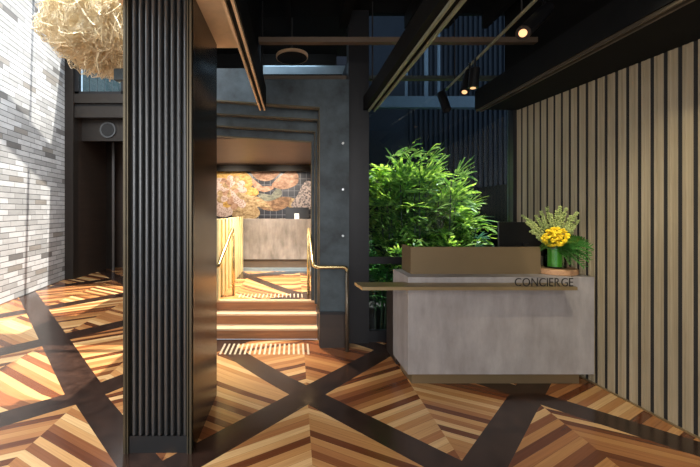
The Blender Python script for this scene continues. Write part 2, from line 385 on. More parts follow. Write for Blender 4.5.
# pier, fascia and left partition round the steps
zz = lambda py, Y: H-(py-210)*Y/400
def reveal(Y, yl, yr, xr, xo, zt, zb, name):
    # plaster plate with a slightly sloping head and a jamb on the right, edged with a thin light trim
    Xr = (xr-294)*Y/400; Xl = (205-294)*Y/400
    bm = BM()
    def quad(pts):
        a = [bm.verts.new((x, Y*K, z_)) for x, z_ in pts]; b = [bm.verts.new((x, (Y+.10)*K, z_)) for x, z_ in pts]
        n_ = len(pts); bm.faces.new(a); bm.faces.new(b[::-1])
        for k in range(n_): bm.faces.new((a[k], b[k], b[(k+1) % n_], a[(k+1) % n_]))
    quad([(Xl-.30, zz(yl-1, Y)), (Xr, zz(yr, Y)), (Xr, zb), (xo, zb), (xo, zt), (Xl-.30, zt)])
    struct('wall_front', bm, 'plaster', name)
    bm = BM()
    quad([(Xl-.30, zz(yl-1, Y)-.016), (Xr-.004, zz(yr, Y)-.016), (Xr-.004, zb), (Xr+.004, zb), (Xr+.004, zz(yr, Y)), (Xl-.30, zz(yl-1, Y))])
    bmesh.ops.translate(bm, verts=bm.verts, vec=(0, -.006, 0))
    struct('trim_reveal', bm, 'edge')
reveal(4.65, 98, 107, 319.5, .64, 3.12, .42, 'blue grey plaster wall and pier round the stepped opening')
reveal(4.93, 112, 119, 318, .45, 3.2, .0, 'second plaster step of the opening')
reveal(5.14, 124, 131, 315, .45, 3.2, .393, 'third plaster step of the opening')
reveal(5.33, 134, 141, 311.5, .45, 3.37, .393, 'innermost plaster step of the opening')
bm = BM(); box(bm, .33, .64, 4.75, 5.45, .42, 3.10); struct('wall_front', bm, 'plaster')
bm = BM(); box(bm, .297, .64, 4.64, 5.45, 0, .39); struct('baseboard_front', bm, 'brownp')
bm = BM(); box(bm, .295, .645, 4.625, 4.70, .39, .42); struct('trim_1', bm, 'steel')
bm = BM(); box(bm, -2.1, -.45, 4.66, 4.74, 3.12, 3.25); struct('wall_front', bm, 'plaster')
bm = BM(); box(bm, -2.1, .64, 5.33, 9.2, 3.37, 3.41); struct('ceiling', bm, 'blackc', 'roof of the raised lobby')
bm = BM(); box(bm, -2.0, .43, 5.45, 8.62, 2.57, 2.66); struct('ceiling', bm, 'soffit', 'brown soffit of the raised lobby')
bm = BM(); box(bm, -1.25, -1.15, 4.97, 5.46, 0, 2.57); box(bm, -2.1, -2.0, 5.46, 9.25, 0, 3.37); box(bm, -2.0, -1.25, 5.40, 5.46, 0, 3.37); struct('wall_lobby_left', bm, 'plasterw')
bm = BM(); box(bm, .43, .64, 5.45, 9.2, 0, 3.37); struct('wall_lobby_right', bm, 'plasterw')
bm = BM(); box(bm, -2.0, .43, 9.1, 9.25, .39, 3.37); struct('wall_lobby_back', bm, 'plasterw')
bm = BM(); box(bm, -2.0, .43, 8.62, 8.75, 2.44, 2.62); struct('trim_2', bm, 'dark')
# left bay back wall with deep portal
z = lambda py, Y: H-(py-210)*Y/400
X = lambda px, Y: (px-294)*Y/400
YB = 9.35
xa, xb = X(66, YB)-.35, -1.25
bm = BM(); box(bm, X(66, YB), X(76, YB), YB-.12, YB+.1, 0, 6.2); box(bm, X(200, YB), xb, YB-.1, YB+.1, 0, 6.2)
struct('door_1', bm, 'doorw', 'dark bronze posts of the deep portal')
bm = BM(); box(bm, X(76, YB), X(200, YB), YB-.10, YB+.1, z(104, YB), z(95, YB)); box(bm, X(76, YB), X(200, YB), YB-.06, YB+.1, z(118, YB), z(107, YB)); struct('trim_3', bm, 'doorw')
bm = BM(); box(bm, X(76, YB), X(200, YB), YB-.02, YB+.08, z(107, YB), z(104, YB)); struct('trim_4', bm, 'dark')
bm = BM(); box(bm, X(76, YB), X(200, YB), YB+.25, YB+.35, z(141, YB+.25), z(112, YB+.25)); struct('trim_5', bm, 'doorw', 'header panel inside the portal')
bm = BM(); box(bm, X(76, YB)-.12, X(76, YB), YB+.1, 11.1, 0, 3.9); box(bm, X(200, YB), X(200, YB)+.1, YB+.1, 11.1, 0, 3.9); struct('wall_portal_side', bm, 'brownp')
bm = BM(); box(bm, X(76, YB)-.12, X(200, YB)+.1, 11.1, 11.2, 0, 3.9); struct('wall_portal_back', bm, 'brownp')
bm = BM(); box(bm, X(76, YB)-.12, X(200, YB)+.1, YB+.1, 11.2, 3.9, 4.0); struct('ceiling', bm, 'blackc', 'dark ceiling inside the portal')
bm = BM(); prism(bm, [(X(100, 10.6), 10.9), (X(112, 10.6), 10.6), (X(114, 10.6), 10.62), (X(103, 10.6), 11.1)], 0, z(140, 10.8)); struct('trim_6', bm, 'doorw')
bm = BM(); box(bm, -.45, -.41, -2.4, 4.95, 3.15, 4.0); struct('wall_upper', bm, 'blackc')
bm = BM(); box(bm, -2.1, .90, 4.955, 6.25, 4.0, 4.15); struct('ceiling', bm, 'blackc')
bm = BM(); box(bm, -2.1, .655, 6.15, 6.25, 3.55, 4.6); struct('wall_upper', bm, 'blackc', 'black wall above the raised lobby')
w1 = struct('window_1', box(box(box(BM(), X(76, YB), X(80, YB), YB-.05, YB+.05, z(95, YB), 6.2), X(122, YB), X(126, YB), YB-.05, YB+.05, z(95, YB), 6.2), X(76, YB), X(200, YB), YB-.05, YB+.05, z(95, YB), z(92, YB)), 'steel', 'clerestory window over the portal')
obj('pane', box(BM(), X(80, YB), X(200, YB), YB-.005, YB+.005, z(92, YB), 6.2), 'glass', w1)
bm = BM()
for i in range(22): box(bm, -5.6+i*.2, -5.43+i*.2, 10.6, 10.7, 4.05, 7)  # added backdrop, keeps the bright sky out of the clerestory
struct('wall_beyond', bm, 'teal', 'teal backdrop panels added behind the clerestory to hide the sky')
# atrium skylight bars and closed roof edges
bm = BM(); prism(bm, [(lwx(-2.4)-.3, 8.75), (-1.25, 8.75), (-1.25, 9.5), (lwx(9.5)-.3, 9.5)], 6.2, 6.35); struct('ceiling', bm, 'blackc', 'closed roof strip of the atrium')
bm = BM(); box(bm, -6.2, 3.0, 7.82, 7.90, 6.2, 6.35); box(bm, -6.2, 3.0, 5.4, 5.5, 6.2, 6.35); box(bm, -6.2, 3, 3.0, 3.1, 6.2, 6.35); box(bm, -4.02, -3.74, -2.4, 8.75, 6.2, 6.35); struct('trim_7', bm, 'steel', 'skylight bars over the atrium')

# glass wall behind the desk
gw = struct('window_2', box(box(box(box(BM(), .655, .90, 4.80, 4.98, 0, 4.0), .90, 2.72, 4.84, 4.92, 0, z(331, 4.84)), .90, 2.72, 4.85, 4.90, z(264, 4.85), z(257, 4.85)), X(511, 4.85), X(517, 4.85)+.02, 4.80, 4.92, 0, 4.0), 'steel', 'black steel framed glass wall behind the desk')
obj('pane', box(BM(), .90, X(511, 4.85), 4.87, 4.88, z(331, 4.84), 4.0), 'glass', gw)
st = obj('reflection_strip', box(BM(), X(508, 4.95), X(510.5, 4.95), 4.92, 4.96, z(331, 4.84), 3.2), 'duct', gw)  # pale strip stands in for a reflection along the glass edge
bm = BM(); box(bm, .64, 3.6, 4.98, 8.2, -.12, 0.02); struct('ground', bm, 'soil')
bm = BM(); box(bm, .64, 6.2, 7.3, 7.45, 0, 6.5)
for i in range(16, 60): box(bm, .66+i*.09, .70+i*.09, 7.26, 7.3, 0, 6.5)
struct('wall_garden_back', bm, 'navyw', 'dark navy ribbed cladding beyond the glass')
bm = BM(); box(bm, 3.3, 3.4, 4.98, 7.3, 0, 2.0); struct('wall_garden_right', bm, 'navyw')
bm = BM(); box(bm, .66, .70, 4.98, 7.3, 0.02, 3.45); struct('wall_garden_left', bm, 'navyw')

# ------------------------------------------------------------------ column
t = thing('column', 'wide dark column with fluted metal front and brass edges', 'column', (-.89, 3.04*K, 0))
x0, x1, y0, y1 = -1.12, -.668, 2.62, 3.46
obj('core', box(BM(), x0+.03, x1-.012, y0+.10, y1, 0, 4.6), 'dark', t)
obj('side_panel', box(BM(), x1-.012, x1, y0+.03, y1, 0, 3.03), 'bronze', t)
obj('side_panel', box(BM(), x0+.018, x0+.03, y0+.03, y1, 0, 4.6), 'bronze', t)
bm = BM(); nf = 9; fx0, fx1 = X(129.5, y0), X(187.5, y0); step = (fx1-fx0)/nf
obj('flute_backing', box(BM(), fx0-.01, fx1+.01, y0+.055, y0+.10, .11, 4.6), 'skirt', t)
for i in range(nf):
    cx = fx0+(i+.5)*step; ring = []
    prof = [(cx+step*.39*math.cos(a_), y0*K+.045-.035*math.sin(a_)) for a_ in [PI*j/8 for j in range(9)]]
    lo = [bm.verts.new((p[0], p[1], .115)) for p in prof]; hi = [bm.verts.new((p[0], p[1], 4.6)) for p in prof]
    for j in range(8): bm.faces.new((lo[j], lo[j+1], hi[j+1], hi[j]))
    bm.faces.new(lo); bm.faces.new(hi[::-1])
obj('fluted_panel', bm, 'flute', t, smooth=False)
obj('skirting', box(BM(), fx0-.01, fx1+.01, y0+.015, y0+.10, 0, .11), 'skirt', t)
for (a0, a1) in ((x0, x0+.016), (x0+.024, x0+.032), (x1-.018, x1-.004), (x1-.034, x1-.026)):
    obj('edge_trim', box(BM(), a0, a1, y0, y0+.12, 0, 4.6), 'edge', t)

# ------------------------------------------------------------------ ceiling services
def bulkhead(label, xl, xr, ya, yb, zb, zt, slots, mat):
    hang = [(.5*(xl+xr), 1.5), (.5*(xl+xr), 4.6)] if xr < 2 else []
    t = thing('ceiling_bulkhead', label, 'bulkhead', ((xl+xr)/2, (ya+yb)/2*K, zb), 'linear bulkheads under the black ceiling')
    obj('casing', box(BM(), xl, xr, ya, yb, zb+.012, zt), 'fascia', t)
    for hx, hy in hang: obj('hanger', tube(BM(), [Vector((hx, hy*K, zt)), Vector((hx, hy*K, 4.0))], .008, 6), 'dark', t)
    for s in slots: obj('slot_lip', box(BM(), s, s+.017, ya, yb, zb-.012, zb+.012), mat, t)
bulkhead('long charcoal bulkhead with timber lipped slot beside the column', -.402, -.322, .6, 4.62, 2.76, 3.02, (-.398, -.348), 'lipw')
bulkhead('free hanging charcoal bulkhead with sage slot above the desk end', .83, .975, .6, 4.78, 2.783, 2.95, (.885, .948), 'lip')
bulkhead('wide charcoal bulkhead running along the top of the slat wall', 2.16, 2.95, .6, 4.78, 2.783, 3.02, (2.175, 2.225), 'post')
bm = BM(); box(bm, 2.55, 3.9, .6, 4.84, 3.03, 4.0); struct('wall_right', bm, 'blackc', 'black upper wall above the bulkhead')
tag(obj('ceiling_beam', box(BM(), -.37, 2.7, 4.18, 4.26, z(43.5, 4.22), z(38.5, 4.22)), 'beam'), 'brown steel beam crossing the ceiling, nearer of the two', 'beam', 'cross beams under the ceiling')
tag(obj('ceiling_beam', box(BM(), X(262, 5.2), 2.7, 4.99, 5.07, z(80, 5.03), z(76.5, 5.03)), 'beam'), 'thin brown steel beam crossing in front of the glass, farther of the two', 'beam', 'cross beams under the ceiling')
for i, (xx, w_) in enumerate(((-.1, .06), (.55, .1), (1.35, .06), (1.75, .14), (2.3, .06))):
    tag(obj('ceiling_joist', box(BM(), xx, xx+w_, .6, 4.9, 3.82, 4.0), 'blackc'), 'black joist lengthwise under the ceiling, %s counted from the column side' % ('first', 'second', 'third', 'fourth', 'fifth')[i], 'joist', 'black joists under the ceiling')
bm = BM(); box(bm, X(262, 5.7), X(356, 5.7), 5.7, 5.9, 3.412, z(65, 5.7)); tag(obj('air_duct', bm, 'duct', bevel=.02), 'galvanised sheet duct above the blue grey fascia', 'duct')
cl = P(292, 57, 5.0); t = thing('ceiling_lamp', 'round disc lamp with a beige rim above the opening', 'lamp', cl)
obj('rim', lathe(BM(), cl, [(.185, -.014), (.20, -.014), (.20, .022), (.185, .022)], 40), 'lipw', t); obj('disc', lathe(BM(), cl, [(.186, -.018), (.186, .02), (.05, .05)], 40), 'dark', t); obj('hanger', tube(BM(), [cl+Vector((0, 0, .05)), Vector((cl.x, cl.y, 4.0))], .012), 'dark', t)
for yy in (143, 189.5, 236):
    c = P(350.5, yy, 4.62); tag(obj('bolt', tube(BM(), [c+Vector((-.085, .03, 0)), c+Vector((-.085, .005, 0))], .013, 12), 'bolt', origin=c), 'small bright bolt on the plaster pier at %s' % {143: 'the top', 189.5: 'mid height', 236: 'handrail height'}[yy], 'bolt', 'bolts on the pier')
# track with spotlights
ra, rb = P(446, 89, 4.98), P(546, -7, 2.72)
rb.z = ra.z = 3.10
t = thing('lighting_track', 'slim pale lighting track running towards the glass wall', 'track', (ra+rb)/2)
obj('rail', tube(BM(), [ra, rb], .014, 6), 'lip', t)
for f_ in (.15, .85):
    c = ra.lerp(rb, f_); obj('hanger', tube(BM(), [c, Vector((c.x, c.y, 4.0))], .006, 6), 'dark', t)
def spotlight(label, att, back, front, lit, target):
    t = thing('track_spotlight', label, 'spotlight', att, 'black spotlights on the lighting track')
    obj('bracket', tube(BM(), [att, att.lerp(back, .5)+Vector((0, 0, .02)), back.lerp(front, .3)], .010, 6), 'black', t)
    d = (front-back)
    hd = obj('housing', tube(BM(), [back, back+d*.04, front], [.038, .048, .048], 20), 'black', t)
    nrm = d.normalized()
    obj('lamp', tube(BM(), [front-nrm*.002, front+nrm*.004], .026 if lit else .02, 16), 'bulb' if lit else 'dark', hd)
spotlight('black tube spotlight nearest the viewer at the top of the track', P(540, 0, 2.9), P(548, 8, 2.95), P(523, 33, 2.7), True, None)
spotlight('upright black spotlight on the track, right of the close pair', P(475, 58, 3.95), P(475, 68, 3.95), P(473, 88, 3.95), True, None)
spotlight('slanting black spotlight on the track, left of the close pair', P(470, 63, 4.1), P(470, 71, 4.15), P(464.5, 92, 4.05), True, None)
spotlight('black spotlight at the far end of the track by the glass', P(446, 89, 4.85), P(441, 93, 4.7), P(447, 110, 4.55), False, None)

# ------------------------------------------------------------------ steps
t = thing('staircase', 'three broad timber steps rising to the lobby landing', 'stairs', (-.4, 5.1*K, 0))
SY = [4.95, 5.14, 5.32]
for i in range(3):
    yb = SY[i+1] if i < 2 else 5.50
    obj('riser', box(BM(), -1.15, .293, SY[i]+.01, SY[i]+.05, i*.131, (i+1)*.131-.022), 'riser', t)
    if i < 2: obj('tread', box(BM(), -1.15, .293, SY[i], yb+.01, (i+1)*.131-.022, (i+1)*.131), 'tread', t)
    else: obj('tread', box(BM(), -1.15, .293, SY[i], SY[i]+.06, .394-.022, .397), 'tread', t)
for k in range(19):
    xx = -.82+k*.0545
    tag(obj('tactile_bar', box(BM(), xx-.011, xx+.011, 4.43, 4.77, 0, .006), 'tact', origin=(xx, 4.6*K, 0), bevel=.002), 'pale metal tactile bar in the row at the foot of the steps', 'tactile bar', 'tactile bars at the foot of the steps')
for k in range(17):
    xx = -.76+k*.0545
    tag(obj('tactile_bar', box(BM(), xx-.008, xx+.008, 5.52, 5.74, .393, .398), 'tact', origin=(xx, 5.7*K, .393), bevel=.002), 'pale metal tactile bar in the row on the landing edge', 'tactile bar', 'tactile bars on the landing edge')
def arc(a, b, c, r=.05, n=5):
    a, b, c = map(Vector, (a, b, c)); p = b+(a-b).normalized()*r; q = b+(c-b).normalized()*r
    return [p.lerp(b, i/n).lerp(b.lerp(q, i/n), i/n) for i in range(n+1)]
t = thing('handrail', 'brass handrail right of the steps with a post on the lower floor', 'handrail', (.6, 4.52*K, 0))
A_ = Vector((.60, 4.52*K, 0)); B_ = Vector((.60, 4.52*K, .955)); C_ = Vector((.225, 4.52*K, .955)); D_ = Vector((.205, 5.62*K, 1.345)); E_ = Vector((.205, 5.70*K, .395))
obj('lower_post', tube(BM(), [A_, B_-Vector((0, 0, .05))], .021, 12), 'post', t, smooth=True)
obj('rail', tube(BM(), [B_-Vector((0, 0, .05))]+arc(A_, B_, C_)+arc(B_, C_, D_, .07)+arc(C_, D_, E_, .05), .021, 12), 'gold', t, smooth=True)
obj('upper_post', tube(BM(), [D_-Vector((0, -.03, .06)), E_], .021, 12), 'gold', t, smooth=True)
t = thing('handrail', 'golden handrail on the left of the steps half hidden by the column', 'handrail', (-.86, 5.7*K, .395))
C_ = Vector((-.86, 4.52*K, .955)); D_ = Vector((-.86, 5.62*K, 1.345)); E_ = Vector((-.86, 5.70*K, .395))
obj('rail', tube(BM(), [Vector((-1.1, 4.52*K, .955))]+arc((-1.1, 4.52*K, .955), C_, D_, .06)+arc(C_, D_, E_, .05), .021, 12), 'gold', t, smooth=True)
obj('upper_post', tube(BM(), [D_-Vector((0, -.03, .06)), E_], .021, 12), 'gold', t, smooth=True)
obj('lower_post', tube(BM(), [Vector((-1.1, 4.52*K, .955)), Vector((-1.1, 4.52*K, 0))], .021, 12), 'brass', t, smooth=True)
t = thing('slatted_balustrade', 'golden vertical fin balustrade along the left of the landing', 'balustrade', (-1.05, 6.6*K, .393))
bm = BM(); yy = 5.3
while yy < 7.7: box(bm, -1.09, -1.0, yy, yy+.17, .40, 1.47); yy += .30
obj('fins', bm, 'golds', t)
obj('backing', box(BM(), -1.13, -1.075, 5.3, 7.85, .393, 1.45), 'golds', t)

# ------------------------------------------------------------------ lobby counter, mural
t = thing('reception_counter', 'pale concrete lobby counter at the far end of the landing', 'counter', (-.5, 8.1*K, .393))
obj('body', box(BM(), -1.95, .42, 7.95, 8.4, .62, 1.42), 'counter', t)
obj('plinth', box(BM(), -1.95, .42, 8.0, 8.4, .393, .62), 'beam', t)
obj('kick_strip', box(BM(), -1.95, .42, 7.88, 8.0, .393, .45), 'duct', t)
c = P(297, 219, 8.1); t = thing('black_box', 'low black box with a white card on the lobby counter', 'box', (c.x, 8.15*K, 1.42))
obj('body', box(BM(), X(285.5, 8.05), X(310, 8.05)-.02, 8.05, 8.3, 1.42, z(207.5, 8.05)), 'black', t)
obj('card', box(BM(), X(294.5, 8.0), X(299, 8.0), 8.02, 8.04, 1.42, z(213.5, 8.0)), 'white', t)
YM = 9.0
t = thing('mural', 'floral mural of peonies and coral on dark tiled wall', 'mural', ((X(262, YM)), YM*K, 1.2))
obj('tile_panel', box(BM(), -1.98, .42, YM, YM+.06, 1.2, 2.56), 'tile', t)
def blob(name, pts, mat, lift, rnd=.4):
    bm = BM(); n_ = len(pts); out = []
    for i in range(n_):      # Catmull-Rom outline
        p0, p1, p2, p3 = [Vector(pts[(i+j) % n_]) for j in (-1, 0, 1, 2)]
        for k in range(5):
            s = k/5; out.append(.5*((2*p1)+(p2-p0)*s+(2*p0-5*p1+4*p2-p3)*s*s+(3*p1-p0-3*p2+p3)*s**3))
    y_f = YM*K-.0035*lift
    a = [bm.verts.new((min(max(X(p.x, YM), -1.97), .41), y_f, min(max(z(p.y, YM), 1.21), 2.55))) for p in out]; ct = bm.verts.new((sum(v.co.x for v in a)/len(a), y_f-.003, sum(v.co.z for v in a)/len(a)))
    for i in range(len(a)): bm.faces.new((a[i], a[(i+1) % len(a)], ct))
    r_ = bmesh.ops.extrude_face_region(bm, geom=bm.faces[:]); bmesh.ops.translate(bm, verts=[g for g in r_['geom'] if isinstance(g, bmesh.types.BMVert)], vec=(0, .0035, 0))
    return obj(name, bm, mat, t)
blob('ochre_petal', [(205, 172), (228, 167), (241, 169), (251, 177), (253, 185), (243, 188), (226, 184), (214, 186)], 'ylw', 1)
blob('blossom_head', [(208, 182), (222, 178), (236, 181), (244, 186), (246, 194), (240, 201), (226, 203), (210, 202)], 'coral', 2)
def petal(cx_, cy_, ang, L_, w_, mt, lift):
    ca, sa = math.cos(ang), math.sin(ang)
    blob('petal', [(cx_+ca*a_*L_-sa*b_*w_, cy_+sa*a_*L_+ca*b_*w_) for a_, b_ in ((.1, -.15), (.45, -.5), (.85, -.42), (1.0, 0), (.88, .4), (.45, .5), (.1, .15))], mt, lift)
rp = random.Random(4)
for k in range(13):
    a_ = 2*PI*k/13+.1; petal(234, 190, a_, 21*(1.25 if math.cos(a_) > .3 else 1.0)*(.75 if math.sin(a_) < 0 else .95), 9, ('ylw', 'tan', 'coral', 'pink')[k % 4] if math.sin(a_) > -.3 else 'ylw', 3+.1*k)
for k in range(11): petal(232, 190, 2*PI*k/11, 15, 7, ('coral', 'tan', 'coral', 'pink')[k % 4], 5+.1*k)
for k in range(9): petal(230, 189, 2*PI*k/9+.3, 9, 5, ('pink', 'coral', 'tan')[k % 3], 7+.1*k)
blob('lower_petal', [(231, 205), (244, 200), (256, 206), (260, 214), (254, 219), (244, 220), (234, 219)], 'tan', 3)
blob('lower_petal', [(246, 196), (258, 197), (268, 204), (273, 211), (266, 207), (254, 206)], 'tan', 4)
blob('grey_petal', [(216, 205), (228, 204), (234, 212), (226, 217), (216, 215)], 'coral', 3)
blob('pink_petal', [(251, 171), (264, 169), (282, 168), (277, 176), (268, 181), (257, 179)], 'pink', 1)
blob('pink_petal', [(272, 184), (282, 175), (292, 169), (298, 175), (297, 184), (286, 189), (276, 188)], 'pink', 2)
blob('pink_stem', [(252, 178), (257, 184), (266, 189), (272, 186), (273, 189), (264, 192), (254, 187)], 'pink', 3)
blob('sage_leaf', [(259, 193), (270, 197), (276, 189), (281, 190), (281, 196), (270, 201), (261, 200)], 'grn', 2)
blob('brown_petal', [(258, 203), (270, 200), (280, 197), (291, 198), (288, 206), (276, 211), (262, 209)], 'brn', 1)
blob('spotted_coral', [(291, 206), (297, 196), (302, 186), (307, 181), (313, 185), (313, 207), (302, 209)], 'corald', 2)
blob('trailing_petal', [(286, 198), (293, 198), (299, 202), (293, 208), (286, 205)], 'tan', 0.5)

# ------------------------------------------------------------------ concierge desk
t = thing('concierge_desk', 'concrete concierge desk with brass upstand and brass shelf', 'desk', (1.85, 3.8*K, 0))
zc0, zc1 = .118, .997
dr = 2.705
body = obj('concrete_body', prism(BM(), [(1.026, 3.60), (dr, 3.60), (dr-.03, 4.10), (1.015, 4.10)], zc0, zc1), 'concrete', t, bevel=.004)
obj('plinth', prism(BM(), [(1.085, 3.69), (2.63, 3.69), (2.60, 4.05), (1.075, 4.05)], 0, zc0), 'brassp', t)
bm = BM(); bx1 = 2.325; zt = z(247, 3.77)
prism(bm, [(1.10, 3.77), (bx1, 3.77), (bx1, 3.80), (1.10, 3.80)], zc1, zt); prism(bm, [(1.10, 3.80), (1.13, 3.80), (1.13, 4.08), (1.10, 4.08)], zc1, zt)
obj('upstand', bm, 'brassp', t)
obj('inner_worktop', prism(BM(), [(1.06, 4.10), (2.58, 4.10), (2.56, 4.60), (1.04, 4.60)], .70, .74), 'brownp', t)
obj('inner_leg', prism(BM(), [(1.06, 4.15), (1.09, 4.15), (1.09, 4.58), (1.06, 4.58)], 0, .70), 'brownp', t); obj('inner_leg', prism(BM(), [(2.50, 4.15), (2.53, 4.15), (2.53, 4.58), (2.50, 4.58)], 0, .70), 'brownp', t)
zl = .9455
obj('shelf', prism(BM(), [(.578, 3.40), (2.41, 3.40), (2.41, 3.60), (1.026, 3.60), (1.0, 3.63), (.549, 3.63)], zl-.028, zl), 'brass', t)
# lettering
sg = thing('sign_lettering', 'black upright letters spelling CONCIERGE on the brass shelf', 'sign', (2.13, 3.42*K, zl))
dg = None; items = []
tot = 0
for ch in 'CONCIERGE':
    cu = bpy.data.curves.new('letter', 'FONT'); cu.body = ch; cu.size = .1; cu.extrude = .0016; cu.offset = 0; o = bpy.data.objects.new('tmp', cu); C.objects.link(o)
    dg = bpy.context.evaluated_depsgraph_get(); me = bpy.data.meshes.new_from_object(o.evaluated_get(dg)); bpy.data.objects.remove(o)
    xs = [v.co.x for v in me.vertices]; zs = [v.co.y for v in me.vertices]; items.append((me, min(xs), max(xs), min(zs), max(zs)))
xs0, xs1 = X(515.5, 3.42), X(574, 3.42); hh = .0715
gap = .011; sc = hh/.072
wt = sum((b-a) for _, a, b, _, _ in items)
kx = ((xs1-xs0)-gap*8)/wt; cx = xs0
for me, a, b, c0, c1 in items:
    kz = hh/(c1-c0)
    me.transform(Matrix.Translation((-a, -c0, 0))); me.transform(Matrix.Diagonal((kx, kz, 1, 1))); me.transform(Matrix.Rotation(PI/2, 4, 'X'))
    o = bpy.data.objects.new('letter', me); C.objects.link(o); o.parent = sg; o.location = Vector((cx, 3.43*K, zl))-sg.location
    me.materials.clear(); me.materials.append(M['letter']); cx += (b-a)*kx+gap
# monitor
mc = P(524, 240, 4.25); t = thing('computer_monitor', 'black monitor seen from behind above the brass upstand', 'monitor', (mc.x, mc.y, .74))
mx0, mx1 = X(498, 4.25), X(549, 4.25)
scr = obj('screen_housing', box(BM(), mx0, mx1, 4.24, 4.27, z(222, 4.25)-.36, z(222, 4.25)), 'black', t, bevel=.004)
obj('screen', box(BM(), mx0+.01, mx1-.01, 4.271, 4.274, z(222, 4.25)-.35, z(222, 4.25)-.01), 'dark', scr)
obj('stand', box(box(BM(), mc.x-.03, mc.x+.03, 4.20, 4.238, .75, 1.25), mc.x-.12, mc.x+.12, 4.14, 4.36, .74, .75), 'black', t)
# cork and vase with flowers
dc = Vector((X(555, 3.84), 3.84*K, zc1))
tag(obj('cork_disc', lathe(BM(), dc, [(.172, 0), (.18, .006), (.18, .044), (.175, .05)], 40), 'cork', origin=dc), 'thick round cork slab on the desk corner under the vase', 'cork stand')
vc = dc+Vector((.0, 0, .05))
t = thing('flower_vase', 'green glass vase of yellow flowers and spiky buds on cork', 'vase of flowers', vc)
obj('glass', lathe(BM(), vc, [(.088, 0), (.094, .02), (.094, .20), (.090, .20), (.090, .006), (.01, .006)], 28), 'glassv', t)
obj('rolled_leaf', lathe(BM(), vc+Vector((0, 0, .014)), [(.06, 0), (.084, .004), (.084, .165), (.05, .17)], 20), 'water', t)
def ico(bm, c, r, sub=1, sc_=(1, 1, 1)):
    r_ = bmesh.ops.create_icosphere(bm, subdivisions=sub, radius=r); bmesh.ops.scale(bm, verts=r_['verts'], vec=sc_); bmesh.ops.translate(bm, verts=r_['verts'], vec=c)
fc = P(555.5, 237, 3.70)
bm = BM()
for i in range(95):
    d = Vector((random.gauss(0, 1), random.gauss(0, 1), random.gauss(0, 1))).normalized()
    c = fc+Vector((d.x*.105, d.y*.07, d.z*.08))+Vector((0, 0, d.x*.012))
    for j in range(4):
        e = Vector((random.gauss(0, 1), random.gauss(0, 1), random.gauss(0, 1))).normalized()
        ico(bm, c+e*.011, .013, 1, (1, 1, .7))
obj('yellow_blooms', bm, 'yellow', t)
sb, bb_ = BM(), BM()
base = vc+Vector((0, 0, .17))
for i, (px, py) in enumerate([(523, 214), (527, 221), (531, 229), (536, 214), (541, 210), (547, 206), (551, 213), (557, 209), (562, 213), (566, 207), (571, 214), (577, 211), (578, 219), (574, 225), (544, 218), (568, 222), (534, 222), (560, 205), (552, 218), (538, 236), (572, 230), (548, 226), (564, 226), (530, 218)]):
    tip = P(px, py+2, 3.84+random.uniform(-.14, .18 if px < 555 else -.05)); mid = base.lerp(tip, .5)+Vector((0, 0, .02))
    pts = [base.lerp(mid, s).lerp(mid.lerp(tip, s), s) for s in [k/8 for k in range(9)]]
    tube(sb, pts, .004, 5)
    for k in range(11):
        s = .42+.58*k/10; p = base.lerp(mid, s).lerp(mid.lerp(tip, s), s); r_ = .019*(1-.45*(s-.42)/.58)
        for j in range(5):
            a_ = 2*PI*j/5+k*.7; ico(bb_, p+Vector((math.cos(a_)*r_, math.sin(a_)*r_, random.uniform(-.01, .01))), .0085, 1)
obj('flower_stems', sb, 'stem', t); obj('bud_spikes', bb_, 'bud', t)
def strip(bm, pts, wdir, widths):
    prev = None
    for p, w_ in zip(pts, widths):
        a_, b_ = bm.verts.new(p-wdir*w_), bm.verts.new(p+wdir*w_)
        if prev: bm.faces.new((prev[0], prev[1], b_, a_))
        prev = (a_, b_)
bm = BM()
for (px, py) in [(590, 262), (592, 253), (588, 246), (582, 240), (590, 258), (578, 243), (585, 268), (574, 250), (592, 248), (580, 262), (540, 250), (571, 265), (586, 240), (545, 246)]:
    tip = P(px, py, random.uniform(3.42, 3.62)); d = tip-base; d.normalize()
    side = d.cross(Vector((0, -1, .2))).normalized()
    n_ = 12
    for k in range(n_):
        s = .25+.75*k/n_; p = base.lerp(tip, s)+Vector((0, 0, .05*math.sin(PI*s)))
        for sg_ in (-1, 1):
            q = p+side*sg_*.05*(1.1-s*.6)+d*.03; strip(bm, [p, p.lerp(q, .5), q], d, [.004, .010, .002])
    strip(bm, [base, base.lerp(tip, .5)+Vector((0, 0, .05)), tip], side, [.004, .004, .001])
obj('dark_fronds', bm, 'leafd', t)

